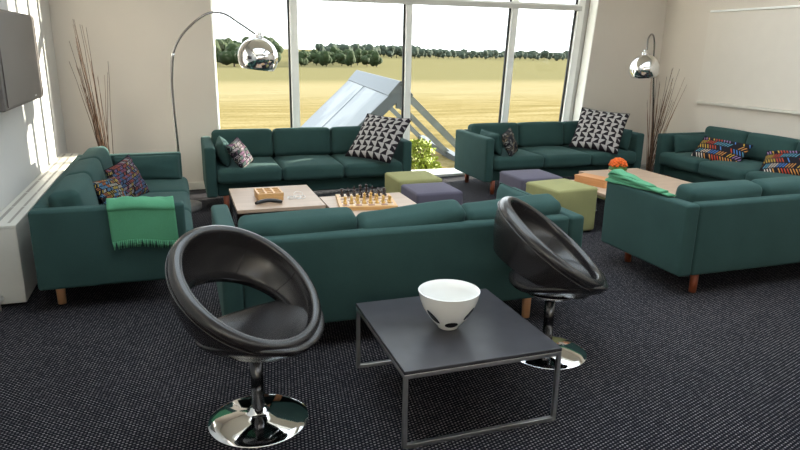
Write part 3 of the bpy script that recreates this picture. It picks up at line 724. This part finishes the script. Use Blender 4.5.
# ------------------------------------------------------------------ bucket chairs
def make_chair(label, x, y, az):
    t = thing('bucket_chair', label, 'chair', (x, y, 0), az)
    R, tau = 0.312, 0.641; C = Vector((-0.018, 0, 0.608))
    u = Vector((math.cos(tau), 0, -math.sin(tau))); s = Vector((0, 1, 0)); n = Vector((math.sin(tau), 0, math.cos(tau)))
    NT = 72; th = 0.042
    def wid(q): return 0.088+0.110*((1+math.cos(q))/2)**0.8
    def prof(q):
        w = wid(q); P = []
        for k in range(9):
            f = k/8; P.append((0.024+0.012*math.sin(f*PI*0.8)*w/0.26 - 0.95*max(0, w-0.088)*f**1.35-0.02*f, -w*f))
        return P
    bm = BM(); rings = []
    for i in range(NT):
        q = 2*PI*i/NT; e = u*(-math.cos(q))+s*math.sin(q); P = prof(q); loop = []
        # outer side going down, round the bottom, inner side going up, round the rim
        outp = [(a, b) for a, b in P]
        inn = []
        for k, (a, b) in enumerate(P):
            p0 = P[max(0, k-1)]; p1 = P[min(8, k+1)]; d = Vector((p1[0]-p0[0], p1[1]-p0[1])).normalized()
            nn = Vector((d.y, -d.x)); tk = th*(1.0+0.25*math.exp(-((k)/1.5)**2))
            inn.append((a+nn.x*tk, b+nn.y*tk))
        bot = [(outp[-1][0]*0.7+inn[-1][0]*0.3+0.0, outp[-1][1]-0.013), (outp[-1][0]*0.3+inn[-1][0]*0.7, outp[-1][1]-0.013)]
        c0 = Vector(outp[0]); c1 = Vector(inn[0]); mid = (c0+c1)/2; r0 = (c0-c1).length/2; dd = (c0-c1).normalized(); pp = Vector((0, 1))
        rim = []
        for k in range(1, 6):
            a = PI*k/6; v = mid-dd*r0*math.cos(a)+pp*r0*0.95*math.sin(a); rim.append((v.x, v.y))
        loop = outp+bot+inn[::-1]+rim
        rings.append([bm.verts.new(C+e*(R+a)+n*b) for a, b in loop])
    m_ = len(rings[0])
    for i in range(NT):
        A, B = rings[i], rings[(i+1) % NT]
        for k in range(m_): bm.faces.new((A[k], A[(k+1) % m_], B[(k+1) % m_], B[k]))
    obj('back_shell', bm, M['leather'], t)
    # double piping under the rim
    for off, dz in ((0.0218, -0.002), (0.0232, -0.020)):
        bm = BM(); pts = []
        for i in range(NT+1):
            q = 2*PI*i/NT; e = u*(-math.cos(q))+s*math.sin(q); pts.append(C+e*(R+off)+n*dz)
        tube(bm, pts, 0.0030, 6, cap=False); obj('piping', bm, M['leather'], t)
    # seat: a dished round cushion that sticks out behind under the back
    bm = BM(); nr, na = 12, 56; top = []; low = []
    cxs = 0.005; Rs = 0.268
    def wd(a): return 1+0.085*max(0, math.cos(a)+0.35)*abs(math.sin(a))-0.15*max(0, -math.cos(a))
    def seat_z(r, a):
        x = r*math.cos(a)*Rs; yy = r*math.sin(a)*Rs
        return 0.414+0.105*(yy/Rs)**2*max(0, (x/Rs+1)/2)**1.1 + 0.010*r**3
    ct = bm.verts.new((cxs, 0, seat_z(0, 0))); cb = bm.verts.new((cxs, 0, seat_z(0, 0)-0.062))
    for k in range(1, nr+1):
        r = k/nr
        top.append([bm.verts.new((cxs+Rs*r*math.cos(2*PI*j/na)*wd(2*PI*j/na), Rs*r*math.sin(2*PI*j/na)*wd(2*PI*j/na), seat_z(r, 2*PI*j/na)-(0.012 if k == nr else 0))) for j in range(na)])
        low.append([bm.verts.new((cxs+Rs*r*math.cos(2*PI*j/na)*wd(2*PI*j/na), Rs*r*math.sin(2*PI*j/na)*wd(2*PI*j/na), seat_z(r, 2*PI*j/na)-0.062+0.025*r**4+(0.01 if k == nr else 0))) for j in range(na)])
    for G, c in ((top, ct), (low, cb)):
        for j in range(na):
            bm.faces.new((c, G[0][j], G[0][(j+1) % na]))
            for k in range(nr-1): bm.faces.new((G[k][j], G[k][(j+1) % na], G[k+1][(j+1) % na], G[k+1][j]))
    for j in range(na): bm.faces.new((top[-1][j], top[-1][(j+1) % na], low[-1][(j+1) % na], low[-1][j]))
    obj('seat', bm, M['leather'], t)
    bm = BM(); lathe(bm, [(0, 0.305), (0.034, 0.305), (0.045, 0.325), (0.13, 0.338), (0.135, 0.348), (0, 0.348)], 32); obj('mount_plate', bm, M['darksteel'], t)
    bm = BM(); cyl(bm, 0, 0, 0.05, 0.31, 0.027, 28); obj('stem', bm, M['stem'], t)
    bm = BM(); lathe(bm, [(0.0, 0.0), (0.212, 0.0), (0.2125, 0.003), (0.210, 0.005), (0.18, 0.0125), (0.14, 0.0215), (0.09, 0.031), (0.055, 0.037), (0.040, 0.043), (0.034, 0.060), (0.0, 0.061)], 64); obj('base_disc', bm, M['chrome'], t)
    bm = BM(); tube(bm, [(0.03, 0.0, 0.335), (0.05, 0.10, 0.332), (0.055, 0.17, 0.325)], 0.006, 8); lv = obj('height_lever', bm, M['chrome'], t)
    # stitched seams across the inside of the back
    for q in (-1.75, -0.9, 0.9, 1.75):
        P = prof(q); e = u*(-math.cos(q))+s*math.sin(q); pts = []
        for k in range(0, 9):
            p0 = P[max(0, k-1)]; p1 = P[min(8, k+1)]; d = Vector((p1[0]-p0[0], p1[1]-p0[1])).normalized()
            tk = th*(1.0+0.25*math.exp(-((k)/1.5)**2))
            pts.append(C+e*(R+P[k][0]+d.y*tk)+n*(P[k][1]-d.x*tk))
        bm = BM(); tube(bm, pts, 0.0022, 5); obj('seam', bm, M['leather'], t)
    return t
make_chair('black leather bucket chair facing us, left of the black table', 0.232, 2.490, -0.727)
make_chair('black leather bucket chair seen from its side, right of the black table', 1.768, 2.690, -0.52)

# ------------------------------------------------------------------ bowl on the black table
bm = BM()
outer = [(0.0, 0.0), (0.040, 0.0), (0.046, 0.004), (0.049, 0.012), (0.066, 0.030), (0.092, 0.062), (0.116, 0.103), (0.130, 0.142), (0.137, 0.177)]
inner = [(0.133, 0.178), (0.126, 0.140), (0.111, 0.103), (0.087, 0.064), (0.060, 0.034), (0.03, 0.020), (0.0, 0.017)]
lathe(bm, outer, 64); B0 = obj('glass_bowl', bm, M['bowl'], None, True, (1.075, 2.43, 0.345))
tag(B0, 'white glass bowl with black spots standing on the black coffee table', 'bowl')
bm = BM(); lathe(bm, [(0.137, 0.177)]+inner, 64); obj('bowl_inside', bm, M['bowlin'], B0)

# ------------------------------------------------------------------ things on the birch tables
CB = thing('compartment_box', 'honey wooden tray box with nine square compartments on birch table', 'box', (0.645, 5.16, 0.352), math.radians(2))
bm = BM(); box(bm, -0.10, 0.10, -0.11, 0.11, 0, 0.03, 0.002); obj('box_base', bm, M['gamewood'], CB, False)
for k in range(4):
    c = -0.10+0.0045+k*(0.2-0.009)/3; bm = BM(); box(bm, c-0.0045-0.003, c+0.0045+0.003, -0.11, 0.11, 0.03, 0.062, 0.001); obj('divider', bm, M['gamewood'], CB, False)
    c = -0.11+0.0045+k*(0.22-0.009)/3; bm = BM(); box(bm, -0.10, 0.10, c-0.0075, c+0.0075, 0.0305, 0.0615, 0.001); obj('divider', bm, M['gamewood'], CB, False)
bm = BM(); pts = [(-0.105+0.21*k/10, 0.02*math.sin(PI*k/10), 0.016+0.012*math.sin(PI*k/10)) for k in range(11)]
tube(bm, pts, [0.010, 0.014, 0.016, 0.016, 0.016, 0.015, 0.015, 0.016, 0.016, 0.014, 0.010], 10)
tag(obj('curved_case', bm, M['black'], None, True, (0.615, 4.93, 0.352)), 'small black curved case lying in front of the compartment box', 'case')
WP = thing('wire_puzzle', 'tangle of thin pale wire rings beside the compartment box', 'puzzle', (0.86, 5.10, 0.352))
for k in range(5):
    rr = random.Random(k+3); bm = BM(); r = rr.uniform(0.025, 0.045); cx, cy = rr.uniform(-.05, .05), rr.uniform(-.07, .07); tl = rr.uniform(0.0, 0.5)
    tube(bm, [(cx+r*math.cos(a), cy+r*math.sin(a), 0.003+r*tl*(1+math.sin(a))) for a in [2*PI*j/24 for j in range(25)]], 0.0022, 6, cap=False)
    obj('ring', bm, M['steel'], WP)
# chess set
RB = math.radians(-9)
CBD = thing('chess_board', 'wooden chess board with pieces standing on it, on birch table', 'chess board', (1.365, 4.80, 0.345), RB)
bm = BM(); box(bm, -0.225, 0.225, -0.225, 0.225, 0, 0.03, 0.003); obj('board_frame', bm, M['gamewood'], CBD, False)
m_, nt, out = new_mat('chess_squares'); co = objco(nt)
ck = N(nt, 'ShaderNodeTexChecker'); ck.inputs['Scale'].default_value = 20.0
mp = N(nt, 'ShaderNodeMapping'); mp.inputs['Location'].default_value = (0, 0, 0.01); nt.links.new(co, mp.inputs[0]); nt.links.new(mp.outputs[0], ck.inputs[0])
ck.inputs[1].default_value = (0.62, 0.42, 0.22, 1); ck.inputs[2].default_value = (0.30, 0.12, 0.05, 1)
bsdf(nt, out, ck.outputs[0], 0.35)
bm = BM(); box(bm, -0.2, 0.2, -0.2, 0.2, 0.0302, 0.032); obj('playing_field', bm, m_, CBD, False)
PROF = {
 'pawn': ([(0, 0), (0.014, 0), (0.014, 0.006), (0.008, 0.012), (0.006, 0.026), (0.009, 0.030), (0.005, 0.032), (0.009, 0.039), (0.007, 0.046), (0, 0.049)], None),
 'rook': ([(0, 0), (0.016, 0), (0.016, 0.008), (0.010, 0.014), (0.009, 0.036), (0.013, 0.040), (0.013, 0.052), (0.009, 0.052), (0.009, 0.046), (0, 0.046)], None),
 'bishop': ([(0, 0), (0.016, 0), (0.016, 0.007), (0.009, 0.014), (0.006, 0.040), (0.011, 0.044), (0.007, 0.047), (0.010, 0.056), (0.006, 0.066), (0.003, 0.070), (0.004, 0.073), (0, 0.076)], None),
 'queen': ([(0, 0), (0.018, 0), (0.018, 0.008), (0.010, 0.016), (0.007, 0.050), (0.013, 0.055), (0.008, 0.058), (0.013, 0.077), (0.010, 0.078), (0.004, 0.080), (0.005, 0.085), (0, 0.088)], None),
 'king': ([(0, 0), (0.018, 0), (0.018, 0.008), (0.010, 0.016), (0.008, 0.054), (0.014, 0.059), (0.008, 0.062), (0.012, 0.082), (0.006, 0.086), (0, 0.087)], 'cross'),
 'knight': ([(0, 0), (0.016, 0), (0.016, 0.008), (0.010, 0.014), (0.009, 0.020), (0, 0.020)], 'horse'),
}
def chess_bm(kind):
    bm = BM(); p, ex = PROF[kind]; lathe(bm, p, 14)
    if ex == 'cross': box(bm, -0.002, 0.002, -0.002, 0.002, 0.086, 0.100); box(bm, -0.006, 0.006, -0.0018, 0.0018, 0.091, 0.095)
    if ex == 'horse':
        prism(bm, [(-0.010, 0.019), (0.009, 0.019), (0.006, 0.036), (0.017, 0.036), (0.018, 0.043), (0.006, 0.056), (0.003, 0.063), (-0.001, 0.057), (-0.010, 0.050), (-0.013, 0.036)], 'Y', -0.006, 0.006)
    return bm
protos = {}
order = ['rook', 'knight', 'bishop', 'queen', 'king', 'bishop', 'knight', 'rook']
rnd = random.Random(9)
def put_piece(kind, col, i, j):
    lx, ly = -0.175+0.05*i, -0.175+0.05*j
    x = 1.365+lx*math.cos(RB)-ly*math.sin(RB); y = 4.80+lx*math.sin(RB)+ly*math.cos(RB)
    key = (kind, col); mat = M['chessdark'] if col == 'dark' else M['chesslight']
    if key not in protos: o = obj('chess_'+kind, chess_bm(kind), mat, None, True, angle=0.7); protos[key] = o
    else: o = protos[key].copy(); COL.objects.link(o)
    o.location = (x, y, 0.345+0.0322); o.rotation_euler = (0, 0, RB+(PI/2 if col == 'light' else -PI/2)+rnd.uniform(-.3, .3)); o.scale = (1.0, 1.0, 1.0)
    many = kind in ('pawn',)
    if many: lab = '%s chess pawn in the %s on the wooden board' % (('dark brown', 'rank nearer the window') if col == 'dark' else ('honey yellow', 'rank nearer the central sofa'))
    elif kind in ('king', 'queen'): lab = '%s chess %s on the board%s' % ('dark brown' if col == 'dark' else 'honey yellow', kind, ', tallest of its side' if kind == 'king' else ' beside its king')
    else:
        side = 'toward the radiator' if i < 4 else 'toward the cube ottomans'
        lab = '%s chess %s on the half of the board %s' % ('dark brown' if col == 'dark' else 'honey yellow', kind, side)
    tag(o, lab, 'chess piece', ('dark' if col == 'dark' else 'yellow')+' chess '+('pawns' if many else 'pieces'))
for i in range(8):
    put_piece(order[i], 'dark', i, 7); put_piece('pawn', 'dark', i, 6 if i not in (3, 4) else 5)
    put_piece(order[i], 'light', i, 1); put_piece('pawn', 'light', i, 2 if i not in (2, 5) else 3)
# orange wooden box and flower pot
OB = thing('wooden_box', 'orange wooden box lying beside the flower pot on the birch table', 'box', (3.635, 4.97, 0.345), math.radians(-72))
bm = BM(); box(bm, -0.17, 0.17, -0.075, 0.075, 0, 0.055, 0.003); obj('box_body', bm, M['boxwood'], OB, False)
bm = BM(); box(bm, -0.172, 0.172, -0.077, 0.077, 0.0555, 0.075, 0.003); obj('lid', bm, M['boxwood'], OB, False)
FP = thing('flower_pot', 'pot of orange flowers in a pale wrapped pot on the birch table', 'potted plant', (3.885, 4.97, 0.345))
bm = BM(); lathe(bm, [(0, 0), (0.072, 0), (0.078, 0.10), (0.086, 0.128), (0.081, 0.131), (0.077, 0.11), (0.0, 0.105)], 28); obj('pot', bm, M['clay'], FP)
bm = BM(); lathe(bm, [(0.0740, 0.030), (0.077, 0.034), (0.0785, 0.060), (0.0755, 0.062)], 28); obj('pot_band', bm, M['birch'], FP)
bm = BM(); lathe(bm, [(0, 0.106), (0.075, 0.108), (0.085, 0.145), (0.065, 0.17), (0, 0.175)], 24); obj('leaves', bm, M['leaf'], FP)
for k in range(60):
    a = k*2.39996; z = 1-(k+0.5)/60*0.95; r = math.sqrt(max(0, 1-z*z)); rr = random.Random(k)
    c = Vector((0.074*r*math.cos(a), 0.074*r*math.sin(a), 0.165+0.070*z)); bm = BM()
    rs = bmesh.ops.create_icosphere(bm, subdivisions=1, radius=0.0155*rr.uniform(.8, 1.15))
    for v in rs['verts']: v.co = Vector((v.co.x, v.co.y, v.co.z*0.75))*(1+0.25*noise.noise(v.co*120+Vector((k, 0, 0))))+c
    obj('blossom', bm, M['petal'], FP)

# ------------------------------------------------------------------ arc lamps
def arc_lamp(label, base, pts, head, rhead, tilt):
    t = thing('arc_lamp', label, 'floor lamp', base); b = Vector(base)
    bm = BM(); lathe(bm, [(0, 0), (0.165, 0), (0.17, 0.006), (0.17, 0.05), (0.16, 0.058), (0, 0.058)], 48); obj('base', bm, M['marble'], t)
    P = spline([Vector(p)-b for p in pts], 8)
    cut = int(len(P)*0.42)
    bm = BM(); tube(bm, P[:cut+1], 0.0135, 12); obj('pole', bm, M['darksteel'], t)
    bm = BM(); tube(bm, P[cut:], 0.0105, 12); obj('arc', bm, M['darksteel'], t)
    bm = BM(); bmesh.ops.create_uvsphere(bm, u_segments=12, v_segments=8, radius=0.018); bmesh.ops.translate(bm, verts=bm.verts, vec=P[cut]); obj('joint', bm, M['chrome'], t)
    h = Vector(head)-b; prof = []; r = rhead
    for k in range(15):
        a = PI/2-(PI/2+0.60)*k/14; prof.append((r*math.cos(a) if k else 0.0, r*math.sin(a)))
    q = [(x*0.975, z*0.975+0.0) for x, z in prof[::-1]]
    bm = BM(); lathe(bm, prof+q, 40); s = obj('lamp_shade', bm, M['chrome'], t, True, h); s.rotation_euler = tilt
    bm = BM(); cyl(bm, 0, 0, r-0.004, r+0.022, 0.036, 20); cyl(bm, 0, 0, r+0.02, r+0.05, 0.016, 16); o = obj('shade_cap', bm, M['chrome'], t, True, h); o.rotation_euler = tilt
    bm = BM(); bmesh.ops.create_uvsphere(bm, u_segments=12, v_segments=8, radius=0.045); bmesh.ops.translate(bm, verts=bm.verts, vec=(0, 0, 0.02)); obj('bulb', bm, M['sill'], t, True, h)
    return t
arc_lamp('chrome arc lamp curving over the sofa left of the window', (-0.02, 6.40, 0),
         [(-0.02, 6.4, 0.03), (-0.034, 6.4, 0.58), (-0.045, 6.4, 1.077), (-0.034, 6.4, 1.321), (0.0, 6.4, 1.50), (0.105, 6.4, 1.665), (0.29, 6.4, 1.815), (0.45, 6.4, 1.832), (0.60, 6.4, 1.745), (0.735, 6.4, 1.655)],
         (0.752, 6.4, 1.440), 0.188, (0.05, 0.10, 0))
arc_lamp('chrome arc lamp in the right corner beside the twigs', (6.0, 6.98, 0),
         [(5.99, 6.97, 0.03), (5.90, 6.92, 0.55), (5.76, 6.85, 1.15), (5.66, 6.78, 1.45), (5.55, 6.68, 1.69), (5.44, 6.60, 1.755), (5.33, 6.52, 1.70), (5.27, 6.45, 1.58)],
         (5.235, 6.42, 1.355), 0.172, (0.0, -0.08, 0))

# ------------------------------------------------------------------ twig bundles
def twigs(label, loc, n, seed, dirs, h0, h1, spread):
    t = thing('twig_bundle', label, 'decorative twigs', loc); rnd = random.Random(seed)
    for k in range(n):
        h = rnd.uniform(h0, h1); a = rnd.gauss(dirs[0], spread[0]); b = rnd.gauss(dirs[1], spread[1])
        sx, sy = rnd.uniform(-.035, .035), rnd.uniform(-.035, .035); P = []
        for i in range(9):
            f = i/8; P.append((sx+a*h*f**1.25+0.008*noise.noise(Vector((k, f*4, 0))), sy+b*h*f**1.25+0.008*noise.noise(Vector((k, f*4, 7))), h*f))
        bm = BM(); tube(bm, P, [0.0045*(1-0.6*i/8) for i in range(9)], 5); obj('twig', bm, M['twig'] if rnd.random() < 0.65 else M['twigpale'], t)
    return t
twigs('tall bundle of thin brown twigs in the left back corner', (-0.70, 6.95, 0), 30, 2, (-0.10, 0.0), 0.95, 1.80, (0.06, 0.05))
twigs('bundle of thin brown twigs standing in the right back corner', (5.74, 6.72, 0), 30, 3, (0.12, -0.01), 0.75, 1.45, (0.14, 0.08))

# ------------------------------------------------------------------ television, radiator, wall board
TV = thing('television', 'grey flat television mounted high on the left wall', 'television', (XL, 5.10, 1.44))
bm = BM(); box(bm, 0.075, 0.125, -0.62, 0.62, -0.305, 0.305, 0.012); obj('television_body', bm, M['tvgrey'], TV, False)
bm = BM(); box(bm, 0.1255, 0.132, -0.56, 0.555, -0.285, 0.29, 0.004); obj('screen', bm, M['tvgrey'], TV, False)
bm = BM(); box(bm, 0.1255, 0.130, 0.575, 0.590, -0.24, 0.24, 0.001); obj('speaker_slot', bm, M['black'], TV, False)
bm = BM(); box(bm, 0.1255, 0.130, 0.595, 0.618, -0.285, 0.29, 0.002); obj('side_bezel', bm, M['tvgrey'], TV, False)
bm = BM(); box(bm, 0.1322, 0.133, 0.27, 0.33, -0.272, -0.262); obj('maker_mark', bm, M['silver'], TV, False)
bm = BM(); box(bm, 0.002, 0.075, -0.16, 0.16, -0.12, 0.12, 0.004); obj('wall_mount', bm, M['black'], TV, False)
RD = thing('radiator', 'long pale convector radiator along the left wall behind the sofa', 'radiator', (-0.96, 4.16, 0))
bm = BM(); box(bm, -0.155, 0, 0, 2.75, 0.02, 0.49, 0.006); obj('casing', bm, M['radiator'], RD, False)
bm = BM(); box(bm, -0.157, 0.003, -0.002, 2.752, 0.49, 0.508, 0.004); obj('top_panel', bm, M['radiator'], RD, False)
for k in range(6):
    y0 = 0.06+k*0.445
    bm = BM(); box(bm, -0.125, -0.105, y0, y0+0.42, 0.5082, 0.5095); obj('grille_slot', bm, M['slot'], RD, False)
    bm = BM(); box(bm, -0.055, -0.040, y0, y0+0.42, 0.5082, 0.5095); obj('grille_slot', bm, M['slot'], RD, False)
bm = BM(); tube(bm, [(-0.135, -0.06, 0.06), (-0.135, 0.0, 0.06)], 0.018, 12); tube(bm, [(-0.135, -0.05, 0.06), (-0.135, -0.05, 0.0)], 0.009, 10); obj('valve', bm, M['steel'], RD)
for y in (0.25, 2.45):
    bm = BM(); box(bm, -0.14, -0.02, y, y+0.04, 0, 0.02); obj('foot', bm, M['radiator'], RD, False)
WB = thing('wall_board', 'wide pale board with a top rail and ledge on the right wall', 'wall board', (XR, 4.6, 0.94))
bm = BM(); box(bm, -0.014, -0.001, -1.9, 1.92, 0.03, 1.08, 0.003); obj('board_panel', bm, M['board'], WB, False)
bm = BM(); box(bm, -0.05, -0.001, -1.9, 1.9, 0.0, 0.028, 0.006); obj('ledge', bm, M['trim'], WB, False)
bm = BM(); box(bm, -0.03, -0.001, -1.9, 1.9, 1.082, 1.105, 0.005); obj('top_rail', bm, M['frame'], WB, False)

# ------------------------------------------------------------------ light
w = bpy.data.worlds.new('world'); sc.world = w; w.use_nodes = True; nt = w.node_tree; nt.nodes.clear()
out = nt.nodes.new('ShaderNodeOutputWorld'); bg = nt.nodes.new('ShaderNodeBackground')
tc = nt.nodes.new('ShaderNodeTexCoord'); sp = nt.nodes.new('ShaderNodeSeparateXYZ'); nt.links.new(tc.outputs['Generated'], sp.inputs[0])
r = nt.nodes.new('ShaderNodeValToRGB'); e = r.color_ramp.elements
e[0].position = 0.0; e[0].color = (0.93, 0.96, 1.0, 1); e[1].position = 0.6; e[1].color = (0.80, 0.90, 1.0, 1)
nt.links.new(sp.outputs[2], r.inputs[0]); nt.links.new(r.outputs[0], bg.inputs[0]); bg.inputs[1].default_value = 1.7
nt.links.new(bg.outputs[0], out.inputs[0])
sun = bpy.data.lights.new('sun', 'SUN'); sun.energy = 15.0; sun.angle = 0.012; sun.color = (1.0, 0.93, 0.80)
so = bpy.data.objects.new('sun', sun); COL.objects.link(so); so.rotation_euler = Vector((-1, -0.32, -0.20)).to_track_quat('-Z', 'Y').to_euler(); so.location = (30, 20, 12)

vs = sc.view_settings; vs.view_transform = 'Standard'; vs.look = 'None'; vs.gamma = 1.0; vs.use_curve_mapping = False; vs.exposure = 1.42
